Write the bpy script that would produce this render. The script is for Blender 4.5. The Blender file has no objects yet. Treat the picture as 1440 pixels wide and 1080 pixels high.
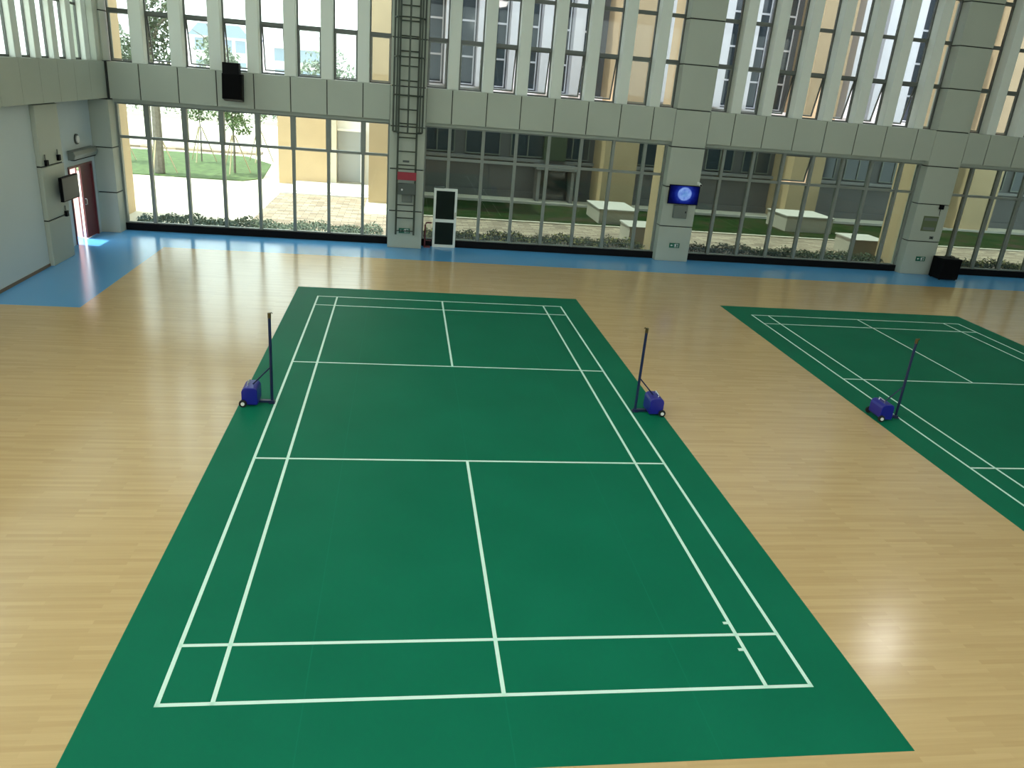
import bpy, bmesh, math, random
from mathutils import Vector, Matrix

random.seed(11)
SC = bpy.context.scene
COL = SC.collection
PI = math.pi

# ------------------------------------------------------------------ materials
def new_mat(name):
    m = bpy.data.materials.new(name)
    m.use_nodes = True
    nt = m.node_tree
    for n in list(nt.nodes):
        nt.nodes.remove(n)
    out = nt.nodes.new('ShaderNodeOutputMaterial')
    return m, nt, out

def N(nt, t, **kw):
    n = nt.nodes.new(t)
    for k, v in kw.items():
        setattr(n, k, v)
    return n

def pbr(name, col, rough=.5, metal=0., spec=.5, var=0., vscale=6., bump=0., bscale=40., coat=0.):
    m, nt, out = new_mat(name)
    b = N(nt, 'ShaderNodeBsdfPrincipled')
    b.inputs['Base Color'].default_value = (*col, 1)
    b.inputs['Roughness'].default_value = rough
    b.inputs['Metallic'].default_value = metal
    b.inputs['Specular IOR Level'].default_value = spec
    if coat:
        b.inputs['Coat Weight'].default_value = coat
        b.inputs['Coat Roughness'].default_value = .1
    nt.links.new(b.outputs[0], out.inputs[0])
    if var:
        tc = N(nt, 'ShaderNodeTexCoord')
        no = N(nt, 'ShaderNodeTexNoise'); no.inputs['Scale'].default_value = vscale
        no.inputs['Detail'].default_value = 4
        nt.links.new(tc.outputs['Object'], no.inputs['Vector'])
        r = N(nt, 'ShaderNodeValToRGB')
        r.color_ramp.elements[0].position = .3; r.color_ramp.elements[1].position = .7
        r.color_ramp.elements[0].color = (*[c * (1 - var) for c in col], 1)
        r.color_ramp.elements[1].color = (*[min(1, c * (1 + var)) for c in col], 1)
        nt.links.new(no.outputs['Fac'], r.inputs[0])
        nt.links.new(r.outputs[0], b.inputs['Base Color'])
    if bump:
        tc = N(nt, 'ShaderNodeTexCoord')
        no = N(nt, 'ShaderNodeTexNoise'); no.inputs['Scale'].default_value = bscale
        nt.links.new(tc.outputs['Object'], no.inputs['Vector'])
        bp = N(nt, 'ShaderNodeBump'); bp.inputs['Strength'].default_value = bump
        bp.inputs['Distance'].default_value = .01
        nt.links.new(no.outputs['Fac'], bp.inputs['Height'])
        nt.links.new(bp.outputs[0], b.inputs['Normal'])
    return m

def emit(name, col, s):
    m, nt, out = new_mat(name)
    e = N(nt, 'ShaderNodeEmission')
    e.inputs[0].default_value = (*col, 1); e.inputs[1].default_value = s
    nt.links.new(e.outputs[0], out.inputs[0])
    return m

def glass(name, tint):
    m, nt, out = new_mat(name)
    tr = N(nt, 'ShaderNodeBsdfTransparent'); tr.inputs[0].default_value = (*tint, 1)
    gl = N(nt, 'ShaderNodeBsdfGlossy'); gl.inputs['Roughness'].default_value = .02
    fr = N(nt, 'ShaderNodeFresnel'); fr.inputs['IOR'].default_value = 1.45
    mx = N(nt, 'ShaderNodeMixShader')
    ge = N(nt, 'ShaderNodeNewGeometry')          # reflect once per pane, at the face met first
    iv = N(nt, 'ShaderNodeMath', operation='SUBTRACT'); iv.inputs[0].default_value = 1.
    nt.links.new(ge.outputs['Backfacing'], iv.inputs[1])
    mu = N(nt, 'ShaderNodeMath', operation='MULTIPLY')
    nt.links.new(fr.outputs[0], mu.inputs[0]); nt.links.new(iv.outputs[0], mu.inputs[1])
    nt.links.new(mu.outputs[0], mx.inputs[0])
    nt.links.new(tr.outputs[0], mx.inputs[1]); nt.links.new(gl.outputs[0], mx.inputs[2])
    nt.links.new(mx.outputs[0], out.inputs[0])
    return m

def floor_mat():
    m, nt, out = new_mat('sprung_wood_floor')
    L = nt.links.new
    b = N(nt, 'ShaderNodeBsdfPrincipled')
    tc = N(nt, 'ShaderNodeTexCoord')
    def brick(w, h, off):
        br = N(nt, 'ShaderNodeTexBrick'); br.offset = off; br.offset_frequency = 2
        br.inputs['Color1'].default_value = (0, 0, 0, 1); br.inputs['Color2'].default_value = (1, 1, 1, 1)
        br.inputs['Mortar'].default_value = (.25, .25, .25, 1)
        br.inputs['Scale'].default_value = 1; br.inputs['Mortar Size'].default_value = .0012
        br.inputs['Brick Width'].default_value = w; br.inputs['Row Height'].default_value = h
        L(tc.outputs['Object'], br.inputs['Vector'])
        return br
    b1 = brick(.9, .062, .37)
    no = N(nt, 'ShaderNodeTexNoise'); no.inputs['Scale'].default_value = 1; no.inputs['Detail'].default_value = 5
    mp = N(nt, 'ShaderNodeMapping'); mp.inputs['Scale'].default_value = (1.3, 26, 1)
    L(tc.outputs['Object'], mp.inputs['Vector']); L(mp.outputs[0], no.inputs['Vector'])
    mix = N(nt, 'ShaderNodeMix', data_type='FLOAT'); mix.inputs[0].default_value = .6
    L(b1.outputs['Color'], mix.inputs[2]); L(no.outputs['Fac'], mix.inputs[3])
    ramp = N(nt, 'ShaderNodeValToRGB')
    ramp.color_ramp.elements[0].position = .1; ramp.color_ramp.elements[1].position = .9
    ramp.color_ramp.elements[0].color = (.52, .355, .165, 1)
    ramp.color_ramp.elements[1].color = (.65, .465, .235, 1)
    L(mix.outputs[0], ramp.inputs[0])
    # painted blue border along the glazed wall and by the side door
    sep = N(nt, 'ShaderNodeSeparateXYZ'); L(tc.outputs['Object'], sep.inputs[0])
    def gt(sock, v):
        n = N(nt, 'ShaderNodeMath', operation='GREATER_THAN'); L(sock, n.inputs[0]); n.inputs[1].default_value = v; return n.outputs[0]
    def lt(sock, v):
        n = N(nt, 'ShaderNodeMath', operation='LESS_THAN'); L(sock, n.inputs[0]); n.inputs[1].default_value = v; return n.outputs[0]
    a = gt(sep.outputs[1], 11.22)
    c1 = lt(sep.outputs[0], -7.85); c2 = gt(sep.outputs[1], 4.95)
    mu = N(nt, 'ShaderNodeMath', operation='MULTIPLY'); L(c1, mu.inputs[0]); L(c2, mu.inputs[1])
    mxx = N(nt, 'ShaderNodeMath', operation='MAXIMUM'); L(a, mxx.inputs[0]); L(mu.outputs[0], mxx.inputs[1])
    cm = N(nt, 'ShaderNodeMix', data_type='RGBA')
    L(mxx.outputs[0], cm.inputs[0]); L(ramp.outputs[0], cm.inputs[6]); cm.inputs[7].default_value = (.10, .36, .70, 1)
    L(cm.outputs[2], b.inputs['Base Color'])
    b.inputs['Roughness'].default_value = .19
    b.inputs['Specular IOR Level'].default_value = .5
    L(b.outputs[0], out.inputs[0])
    return m

def mat_mat():
    m, nt, out = new_mat('green_court_vinyl')
    L = nt.links.new
    b = N(nt, 'ShaderNodeBsdfPrincipled')
    tc = N(nt, 'ShaderNodeTexCoord')
    sep = N(nt, 'ShaderNodeSeparateXYZ'); L(tc.outputs['Object'], sep.inputs[0])
    # roll seams every 1.8 m
    ad = N(nt, 'ShaderNodeMath', operation='ADD'); L(sep.outputs[0], ad.inputs[0]); ad.inputs[1].default_value = 18.
    mo = N(nt, 'ShaderNodeMath', operation='MODULO'); L(ad.outputs[0], mo.inputs[0]); mo.inputs[1].default_value = 1.8
    lt = N(nt, 'ShaderNodeMath', operation='LESS_THAN'); L(mo.outputs[0], lt.inputs[0]); lt.inputs[1].default_value = .012
    no = N(nt, 'ShaderNodeTexNoise'); no.inputs['Scale'].default_value = .7; L(tc.outputs['Object'], no.inputs['Vector'])
    r = N(nt, 'ShaderNodeValToRGB')
    r.color_ramp.elements[0].position = .3; r.color_ramp.elements[1].position = .7
    r.color_ramp.elements[0].color = (.003, .142, .075, 1); r.color_ramp.elements[1].color = (.004, .16, .086, 1)
    L(no.outputs['Fac'], r.inputs[0])
    cm = N(nt, 'ShaderNodeMix', data_type='RGBA'); L(lt.outputs[0], cm.inputs[0]); L(r.outputs[0], cm.inputs[6])
    cm.inputs[7].default_value = (.0045, .168, .092, 1)
    L(cm.outputs[2], b.inputs['Base Color'])
    b.inputs['Roughness'].default_value = .55; b.inputs['Specular IOR Level'].default_value = .07
    L(b.outputs[0], out.inputs[0])
    return m

def brick_mat(name, c1, c2, mortar, w, h, rough=.85):
    m, nt, out = new_mat(name)
    L = nt.links.new
    b = N(nt, 'ShaderNodeBsdfPrincipled'); b.inputs['Roughness'].default_value = rough
    tc = N(nt, 'ShaderNodeTexCoord')
    br = N(nt, 'ShaderNodeTexBrick')
    br.inputs['Color1'].default_value = (*c1, 1); br.inputs['Color2'].default_value = (*c2, 1); br.inputs['Mortar'].default_value = (*mortar, 1)
    br.inputs['Scale'].default_value = 1; br.inputs['Mortar Size'].default_value = .012
    br.inputs['Brick Width'].default_value = w; br.inputs['Row Height'].default_value = h
    L(tc.outputs['Object'], br.inputs['Vector']); L(br.outputs['Color'], b.inputs['Base Color'])
    L(b.outputs[0], out.inputs[0])
    return m

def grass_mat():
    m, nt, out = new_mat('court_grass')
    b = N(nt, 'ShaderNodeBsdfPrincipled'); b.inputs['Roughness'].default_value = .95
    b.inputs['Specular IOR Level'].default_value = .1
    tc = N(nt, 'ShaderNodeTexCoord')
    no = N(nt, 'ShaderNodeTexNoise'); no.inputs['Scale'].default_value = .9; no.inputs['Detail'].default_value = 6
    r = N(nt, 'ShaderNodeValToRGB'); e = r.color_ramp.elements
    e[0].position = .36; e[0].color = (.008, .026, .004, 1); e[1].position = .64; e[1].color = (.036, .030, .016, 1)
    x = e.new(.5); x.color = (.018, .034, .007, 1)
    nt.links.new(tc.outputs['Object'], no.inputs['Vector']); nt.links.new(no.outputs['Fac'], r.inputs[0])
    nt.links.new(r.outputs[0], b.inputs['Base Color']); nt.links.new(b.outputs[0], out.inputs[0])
    return m

def screen_mat():
    """wall screen showing a blue planet on black space"""
    m, nt, out = new_mat('planet_screen')
    L = nt.links.new
    tc = N(nt, 'ShaderNodeTexCoord')
    mp = N(nt, 'ShaderNodeMapping'); mp.inputs['Location'].default_value = (-.02, 0, -.03)
    L(tc.outputs['Object'], mp.inputs['Vector'])
    ln = N(nt, 'ShaderNodeVectorMath', operation='LENGTH')
    sc = N(nt, 'ShaderNodeVectorMath', operation='MULTIPLY'); sc.inputs[1].default_value = (1, 0, 1.1)
    L(mp.outputs[0], sc.inputs[0]); L(sc.outputs[0], ln.inputs[0])
    r = N(nt, 'ShaderNodeValToRGB')
    e = r.color_ramp.elements
    e[0].position = 0; e[0].color = (.16, .38, .72, 1)
    e[1].position = .215; e[1].color = (.30, .48, .95, 1)
    for p, c in ((.25, (.02, .05, .34)), (.36, (.006, .012, .16)), (.5, (.002, .004, .05))):
        x = e.new(p); x.color = (*c, 1)
    L(ln.outputs['Value'], r.inputs[0])
    no = N(nt, 'ShaderNodeTexNoise'); no.inputs['Scale'].default_value = 9; no.inputs['Detail'].default_value = 5
    L(tc.outputs['Object'], no.inputs['Vector'])
    r2 = N(nt, 'ShaderNodeValToRGB'); r2.color_ramp.elements[0].position = .35; r2.color_ramp.elements[1].position = .65
    r2.color_ramp.elements[0].color = (.55, .55, .8, 1); r2.color_ramp.elements[1].color = (1, 1, 1, 1)
    L(no.outputs['Fac'], r2.inputs[0])
    mx = N(nt, 'ShaderNodeMix', data_type='RGBA', blend_type='MULTIPLY'); mx.inputs[0].default_value = 1
    L(r.outputs[0], mx.inputs[6]); L(r2.outputs[0], mx.inputs[7])
    em = N(nt, 'ShaderNodeEmission'); em.inputs[1].default_value = .42
    L(mx.outputs[2], em.inputs[0]); L(em.outputs[0], out.inputs[0])
    return m

M = {
 'floor': floor_mat(), 'court': mat_mat(),
 'line': pbr('white_court_paint', (.66, .90, .80), .5),
 'panel': pbr('grey_metal_panel', (.375, .41, .35), .5, var=.03, vscale=.8),
 'fin': pbr('pale_fin_metal', (.64, .68, .63), .5),
 'gap': pbr('dark_joint', (.02, .025, .022), .8),
 'plaster': pbr('pale_grey_wall', (.52, .59, .60), .6, var=.02, vscale=.6),
 'ceiling': pbr('ceiling_white', (.62, .63, .60), .8),
 'frame': pbr('grey_aluminium', (.20, .22, .20), .45, .2),
 'framed': pbr('dark_aluminium', (.10, .11, .10), .45, .2),
 'sash': pbr('light_aluminium', (.55, .57, .54), .4, .3),
 'sill': pbr('black_sill', (.003, .003, .004), .6, spec=.12),
 'glass': glass('clear_glass', (.80, .86, .82)),
 'glasst': glass('courtyard_dimming_glass', (.50, .57, .53)),  # darker tint dims the courtyard view, standing in for shade outside
 'glassu': glass('upper_glass', (.66, .70, .70)),
 'black': pbr('black_plastic', (.002, .002, .003), .6, spec=.1),
 'grille': pbr('black_grille', (.003, .003, .0035), .8, spec=.08, bump=.5, bscale=220),
 'blue': pbr('blue_paint', (.008, .010, .24), .35),
 'navy': pbr('navy_paint', (.006, .014, .062), .4),
 'chrome': pbr('chrome', (.75, .75, .76), .2, 1.),
 'brass': pbr('brass_cap', (.12, .085, .03), .4, .6),
 'rubber': pbr('rubber', (.006, .006, .007), .7),
 'whitep': pbr('white_plastic', (.72, .76, .72), .4),
 'darkglass': pbr('dark_green_glass', (.003, .010, .007), .5, spec=.15),
 'maroon': pbr('maroon_paint', (.13, .022, .026), .4),
 'pinkleaf': pbr('sunlit_maroon_paint', (.62, .32, .30), .5),  # maroon leaf made pink: strong sunlight on it is put into the colour
 'red': pbr('red_sign', (.28, .012, .03), .4),
 'white': pbr('white_paint', (.8, .8, .78), .5),
 'green': pbr('exit_green', (.004, .11, .065), .4),
 'ladder': pbr('grey_green_steel', (.035, .048, .035), .5, .3),
 'darkgrey': pbr('dark_grey_metal', (.07, .085, .08), .4, .2),
 'greybox': pbr('grey_cabinet', (.13, .15, .135), .45),
 'board': pbr('olive_board', (.10, .13, .06), .6),
 'brown': pbr('brown_skirting', (.16, .11, .07), .6),
 'screen': screen_mat(),
 'tvdark': pbr('dark_screen', (.03, .033, .036), .45, spec=.3),
 'tan': pbr('tan_stone', (.54, .40, .24), .7, var=.05, vscale=1.2),
 'concrete': pbr('pale_concrete', (.62, .58, .48), .9, var=.05, vscale=.7),
 'kerb': pbr('kerb_stone', (.50, .465, .43), .8),
 'brick': brick_mat('brick_paving', (.44, .345, .26), (.21, .16, .12), (.14, .11, .085), .5, .25),
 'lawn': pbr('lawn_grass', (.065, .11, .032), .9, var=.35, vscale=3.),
 'shade_lawn': grass_mat(),  # green darkened: the shade over the courtyard is in the colour
 'leaf': pbr('leaf_green', (.07, .13, .035), .6, var=.4, vscale=5.),
 'leafgrey': pbr('hedge_leaf', (.085, .115, .07), .7, var=.3, vscale=4.),
 'leafpale': pbr('haze_paled_leaf', (.17, .21, .16), .8, var=.25, vscale=2.),  # paled for distance haze on the far trees; the near hedge shares it
 'leafdark': pbr('dark_hedge_leaf', (.03, .042, .02), .8, var=.4, vscale=4.),
 'soil': pbr('planting_soil', (.075, .055, .045), .95, var=.3, vscale=5.),
 'leafyellow': pbr('yellowing_leaf', (.22, .20, .05), .7, var=.4, vscale=4.),
 'bark': pbr('bark', (.17, .155, .13), .9, var=.2, vscale=8.),
 'stake': pbr('pale_stake', (.50, .42, .28), .8),
 'planter': pbr('planter_stone', (.50, .45, .38), .8, var=.05, vscale=2.),
 'facade': pbr('grey_facade', (.12, .12, .125), .7, var=.06, vscale=.5),
 'facadesill': pbr('facade_sill', (.24, .24, .25), .7),
 'facadefin': pbr('pale_facade_fin', (.80, .79, .83), .6),
 'facadeglass': pbr('facade_glass', (.035, .05, .065), .08, spec=.7),
 'facadegreen': pbr('green_panel', (.06, .085, .045), .6),
 'greydoor': pbr('grey_door_paint', (.33, .35, .36), .6),
 'whitewall': pbr('white_wall', (.85, .85, .84), .7),
 'roofblue': pbr('blue_roof', (.26, .33, .42), .6),
 'lamp': emit('lamp_lens', (1., .97, .90), 19.),
}

# ------------------------------------------------------------------ mesh building
class MB:
    def __init__(s):
        s.v = []; s.f = []
    def add(s, vs, fs):
        o = len(s.v); s.v += [tuple(p) for p in vs]; s.f += [tuple(i + o for i in f) for f in fs]; return s
    def box(s, x0, x1, y0, y1, z0, z1):
        return s.add([(x0,y0,z0),(x1,y0,z0),(x1,y1,z0),(x0,y1,z0),(x0,y0,z1),(x1,y0,z1),(x1,y1,z1),(x0,y1,z1)],
                     [(0,3,2,1),(4,5,6,7),(0,1,5,4),(1,2,6,5),(2,3,7,6),(3,0,4,7)])
    def prism(s, poly, axis, a, b):
        """polygon (list of 2D) swept along axis from a to b. axis 'x': poly=(y,z); 'y': (x,z); 'z': (x,y)"""
        n = len(poly)
        def P(p, t):
            return {'x': (t, p[0], p[1]), 'y': (p[0], t, p[1]), 'z': (p[0], p[1], t)}[axis]
        vs = [P(p, a) for p in poly] + [P(p, b) for p in poly]
        fs = [tuple(range(n)), tuple(range(2*n-1, n-1, -1))] + [(i, i+n, (i+1) % n + n, (i+1) % n) for i in range(n)]
        return s.add(vs, fs)
    def tube(s, pts, r, n=10, r2=None, closed=False):
        pts = [Vector(p) for p in pts]
        rings = []
        m = len(pts)
        for i, p in enumerate(pts):
            if closed:
                t = pts[(i+1) % m] - pts[i-1]
            else:
                t = (pts[min(i+1, m-1)] - pts[max(i-1, 0)])
            t.normalize()
            a = Vector((0, 0, 1)) if abs(t.z) < .9 else Vector((1, 0, 0))
            u = t.cross(a).normalized(); w = t.cross(u)
            rr = r if r2 is None else r + (r2 - r) * i / max(1, m-1)
            rings.append([p + (u*math.cos(2*PI*k/n) + w*math.sin(2*PI*k/n)) * rr for k in range(n)])
        vs = [q for ring in rings for q in ring]
        fs = []
        last = m if closed else m-1
        for i in range(last):
            j = (i+1) % m
            for k in range(n):
                fs.append((i*n+k, i*n+(k+1) % n, j*n+(k+1) % n, j*n+k))
        if not closed:
            fs.append(tuple(range(n-1, -1, -1))); fs.append(tuple((m-1)*n+k for k in range(n)))
        return s.add(vs, fs)
    def disc_cyl(s, c, axis, r, h, n=20):
        c = Vector(c); a = Vector(axis).normalized()
        return s.tube([c - a*h/2, c + a*h/2], r, n)
    def leaves(s, centre, rad, count, size, flat=1.):
        cx, cy, cz = centre; rx, ry, rz = rad
        for _ in range(count):
            while True:
                p = Vector((random.uniform(-1,1), random.uniform(-1,1), random.uniform(-1,1)))
                if p.length < 1: break
            p = p.normalized() * (p.length ** .6)
            q = Vector((cx+p.x*rx, cy+p.y*ry, cz+p.z*rz))
            a = Vector((random.gauss(0,1), random.gauss(0,1), random.gauss(0,1))).normalized()
            b = a.orthogonal().normalized()
            sz = size*random.uniform(.6, 1.3)
            b = b*sz*.5; a = a*sz
            s.add([q-a*.5, q+b*.5, q+a*.5, q-b*.5], [(0,1,2,3)])
        return s
    def mesh(s, name, mat, bevel=0., seg=2, smooth=False):
        me = bpy.data.meshes.new(name)
        me.from_pydata(s.v, [], s.f)
        bm = bmesh.new(); bm.from_mesh(me)
        bmesh.ops.recalc_face_normals(bm, faces=bm.faces)
        if bevel:
            es = [e for e in bm.edges if len(e.link_faces) == 2 and e.calc_face_angle(0) > .6]
            bmesh.ops.bevel(bm, geom=es, offset=bevel, segments=seg, profile=.5, affect='EDGES', clamp_overlap=True)
        bm.to_mesh(me); bm.free()
        if smooth:
            for p in me.polygons: p.use_smooth = True
        me.materials.append(M[mat])
        return me

def tag(o, label=None, cat=None, group=None, kind=None):
    if label: o['label'] = label
    if cat: o['category'] = cat
    if group: o['group'] = group
    if kind: o['kind'] = kind
    return o

def obj(name, mb, mat, parent=None, loc=(0,0,0), bevel=0., seg=2, smooth=False, label=None, cat=None, group=None, kind=None):
    me = mb.mesh(name, mat, bevel, seg, smooth) if isinstance(mb, MB) else mb
    o = bpy.data.objects.new(name, me); COL.objects.link(o)
    o.location = loc
    if parent: o.parent = parent
    return tag(o, label, cat, group, kind)

def thing(name, loc, label, cat, group=None, kind=None, rotz=0.):
    o = bpy.data.objects.new(name, None); COL.objects.link(o)
    o.empty_display_size = .1
    o.location = loc; o.rotation_euler = (0, 0, rotz)
    return tag(o, label, cat, group, kind)

def copy_tree(o, parent=None):
    c = o.copy(); COL.objects.link(c)
    if parent: c.parent = parent
    for ch in list(o.children):
        copy_tree(ch, c)
    return c

ORD = ['first', 'second', 'third', 'fourth', 'fifth', 'sixth', 'seventh', 'eighth', 'ninth', 'tenth', 'eleventh', 'twelfth']
S = 'structure'

# ------------------------------------------------------------------ room dimensions
XL, XR, YB, YF = -9.6, 26.8, -20., 13.6     # side walls, wall behind the camera, glazing plane
ZB0, ZB1, ZC = 3.88, 4.87, 10.4             # beam bottom / top, ceiling
COLS = [(-1.5, -.42, 12.9), (7.5, 8.64, 13.1), (16.6, 17.8, 13.1), (25.7, 26.8, 13.1)]
BAYX = [[-9.55, -8.69, -7.62, -6.55, -5.49, -4.44, -3.38, -2.32, -1.5],
        [-.42, .37, 1.44, 2.5, 3.56, 4.63, 5.69, 6.76, 7.5],
        [8.64, 9.48, 10.53, 11.6, 12.65, 13.75, 14.8, 15.92, 16.6],
        [17.8, 18.62, 19.68, 20.75, 21.8, 22.86, 23.9, 24.96, 25.7]]

# floor
obj('floor', MB().box(-10.6, XR+.3, YB-.3, 13.8, -.06, 0), 'floor', kind=S, label='polished wooden sports floor with a blue painted border', cat='floor')
obj('ceiling', MB().box(-10.6, XR+.3, YB-.3, 13.9, ZC, ZC+.2), 'ceiling', kind=S, label='pale flat ceiling high over the sports hall', cat='ceiling')
obj('wall_rear', MB().box(-10.6, XR+.3, YB-.3, YB, 0, 4.9).box(-10.6, XR+.3, YB-.3, YB, 9.9, ZC), 'plaster', kind=S, label='plain grey wall facing the glazed wall', cat='wall')
obj('wall_right', MB().box(XR, XR+.3, YB, 13.9, 0, ZC), 'plaster', kind=S, label='plain grey end wall beyond the second court', cat='wall')

# far wall: band of grey panels between the lower and the upper glazing
def panelled_band(parts, axis, face, back, z0, z1, gap=.030, th=.03):
    """panel boxes between consecutive coordinates in parts, plus the dark core behind"""
    pm, core = MB(), MB()
    for a, b in zip(parts[:-1], parts[1:]):
        a2, b2 = a+gap/2, b-gap/2
        if axis == 'x': pm.box(a2, b2, face, face+th, z0, z1)
        else: pm.box(face-th, face, a2, b2, z0, z1)
    if axis == 'x': core.box(parts[0], parts[-1], face+th, back, z0+.004, z1-.004)
    else: core.box(back, face-th, parts[0], parts[-1], z0+.004, z1-.004)
    return pm, core

names = ['between the corner and the ladder column', 'between the ladder column and the screen column',
         'between the screen column and the notice board column', 'beyond the notice board column']
for i, xs in enumerate(BAYX):
    pm, core = panelled_band(xs, 'x', 13.1, 13.7, ZB0, ZB1)
    # pale ledge on top and lintel below
    pm.box(xs[0], xs[-1], 13.13, 13.72, ZB1-.012, ZB1+.006)
    w = obj('wall_back', pm, 'panel', kind=S, label='grey panelled band over the low glazing ' + names[i], cat='wall')
    obj('joint_backing', core, 'gap', w)
    obj('lintel', MB().box(xs[0], xs[-1], 13.32, 13.7, 3.77, ZB0), 'panel', w)
    if i < 4:
        hd = MB().box(xs[0], xs[-1], 13.45, 13.75, 9.95, ZC)
        obj('upper_header', hd, 'panel', w)

# columns with panel joints
def column(x0, x1, y0, y1, label, zj=(0, 1.17, 2.46, 3.72, 4.87, 6.2, 7.5, 8.8, ZC), name='pillar', mat='panel', cat='column'):
    pm = MB(); g = .016
    for a, b in zip(zj[:-1], zj[1:]):
        pm.box(x0, x1, y0, y1, a+(g if a else 0), b-g)
    o = obj(name, pm, mat, bevel=.012, seg=2, kind=S, label=label, cat=cat)
    obj('joint_backing', MB().box(x0+.03, x1-.03, y0+.03, y1-.03, zj[0], zj[-1]), 'gap', o)
    return o
column(*COLS[0][:2], COLS[0][2], 13.75, 'grey panelled column behind the caged ladder')
column(*COLS[1][:2], COLS[1][2], 13.75, 'grey panelled column carrying the blue planet screen')
column(*COLS[2][:2], COLS[2][2], 13.75, 'grey panelled column carrying the olive notice board')
column(*COLS[3][:2], COLS[3][2], 13.75, 'grey panelled column at the far end of the hall')
column(-10.1, -9.55, 12.92, 13.8, 'grey panelled corner column beside the maroon door', zj=(0, 1.2, 2.5, 3.86))
column(-10.1, -9.58, 13.0, 13.8, 'grey panelled corner post above the panel band', zj=(4.875, 6.2, 7.5, 8.8, ZC))

obj('wall_back', MB().box(-10.3, -9.552, 13.09, 13.8, ZB0-.02, ZB1), 'gap', kind=S, label='dark filler in the corner between the two panel bands', cat='wall')
# ------------------------------------------------------------------ windows
wn = [0]
def nextwin():
    wn[0] += 1
    return 'window_%d' % wn[0]

TR = 2.79
def low_window(i, xs, gmat, openlight=None):
    w = thing(nextwin(), ((xs[0]+xs[-1])/2, 13.55, 0), 'tall low glazing ' + names[i], 'window', kind=S)
    cx = w.location.x
    X = [x-cx for x in xs]
    fr = MB()
    for k, x in enumerate(X):
        t = .045 if 0 < k < len(X)-1 else .06
        fr.box(x-t, x+t, -.09, .07, .2, 3.80)
        if i == 0 and 0 < k < len(X)-1: fr.box(x-.075, x+.075, -.08, .10, TR+.04, 3.80)
    for a, b in zip(X[:-1], X[1:]):
        fr.box(a+.04, b-.04, -.07, .05, TR-.04, TR+.04)
        fr.box(a+.04, b-.04, -.07, .05, 3.72, 3.80)
        fr.box(a+.04, b-.04, -.07, .05, .20, .25)
    obj('window_frame', fr, 'frame', w)
    obj('sill', MB().box(X[0], X[-1], -.14, .16, 0, .22), 'sill', w)
    for k, (a, b) in enumerate(zip(X[:-1], X[1:])):
        obj('glass_pane', MB().box(a+.04, b-.04, -.006, .006, .24, TR-.03), gmat, w)
        if openlight is not None and k == openlight:
            sash_local(w, a+.05, b-.05, TR+.045, 3.715, .0, gmat, 12)
        else:
            obj('glass_pane', MB().box(a+.04, b-.04, -.006, .006, TR+.03, 3.73), gmat, w)
    return w

def sash_local(parent, x0, x1, z0, z1, y, gmat, deg):
    """top-hung opening light, swung outward (+y) by deg"""
    h = z1-z0; w = x1-x0
    m = MB(); t = .035
    m.box(0, t, -.025, .025, -h, 0); m.box(w-t, w, -.025, .025, -h, 0)
    m.box(t, w-t, -.025, .025, -t, 0); m.box(t, w-t, -.025, .025, -h, -h+t)
    s = obj('vent_sash', m, 'framed' if deg else 'frame', parent, loc=(x0, y, z1))
    s.rotation_euler = (math.radians(deg), 0, 0)
    obj('glass_pane', MB().box(t-.005, w-t+.005, -.005, .005, -h+t-.005, -t+.005), gmat, s)
    return s

low_window(0, BAYX[0], 'glass')
low_window(1, BAYX[1], 'glasst')
low_window(2, BAYX[2], 'glasst', 3)
low_window(3, BAYX[3], 'glasst')

UZ = [4.90, 6.25, 7.57, 8.88, 9.96]
OPEN = {0: (1, 2, 3, 4), 1: (2, 3, 4, 5), 2: (2, 3, 4, 5, 6), 3: ()}
FW = .34
bayname = ['over the lawn side glazing', 'past the ladder column', 'past the screen column', 'past the notice board column']
def up_window(x0, x1, bay, k, gmat, deg):
    w = thing(nextwin(), ((x0+x1)/2, 13.55, 0), 'narrow upper window, %s %s' % (ORD[k], bayname[bay]), 'window', kind=S)
    a, b = x0-w.location.x, x1-w.location.x
    fr = MB(); t = .035
    fr.box(a, a+t, -.05, .05, UZ[0]-.02, UZ[-1]); fr.box(b-t, b, -.05, .05, UZ[0]-.02, UZ[-1])
    for z in UZ[1:-1]:
        fr.box(a+t, b-t, -.06, .05, z-.055, z+.055)
    fr.box(a+t, b-t, -.05, .05, UZ[0]-.02, UZ[0]+.03); fr.box(a+t, b-t, -.05, .05, UZ[-1]-.05, UZ[-1])
    obj('window_frame', fr, 'framed', w)
    for z0, z1 in zip(UZ[1:-1], UZ[2:]):
        obj('glass_pane', MB().box(a+t-.003, b-t+.003, -.005, .005, z0+.04, z1-.04), gmat, w)
    sash_local(w, a+t+.004, b-t-.004, UZ[0]+.034, UZ[1]-.05, .0, gmat, deg)

fin_i = 0
for i, xs in enumerate(BAYX):
    for k in range(8):
        a = xs[k] + (FW/2 if k else .0); b = xs[k+1] - (FW/2 if k < 7 else .0)
        up_window(a+.002, b-.002, i, k, 'glass' if i == 0 else 'glassu', 14 if k in OPEN[i] else 0)
    for k in range(1, 8):
        fin_i += 1
        obj('trim_%d' % fin_i, MB().box(-FW/2, FW/2, 0, .52, ZB1+.008, ZC), 'fin', loc=(xs[k], 13.14, 0), bevel=.01, kind=S,
            label='pale upright fin, %s %s' % (ORD[k-1], bayname[i]), cat='fin')

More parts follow.
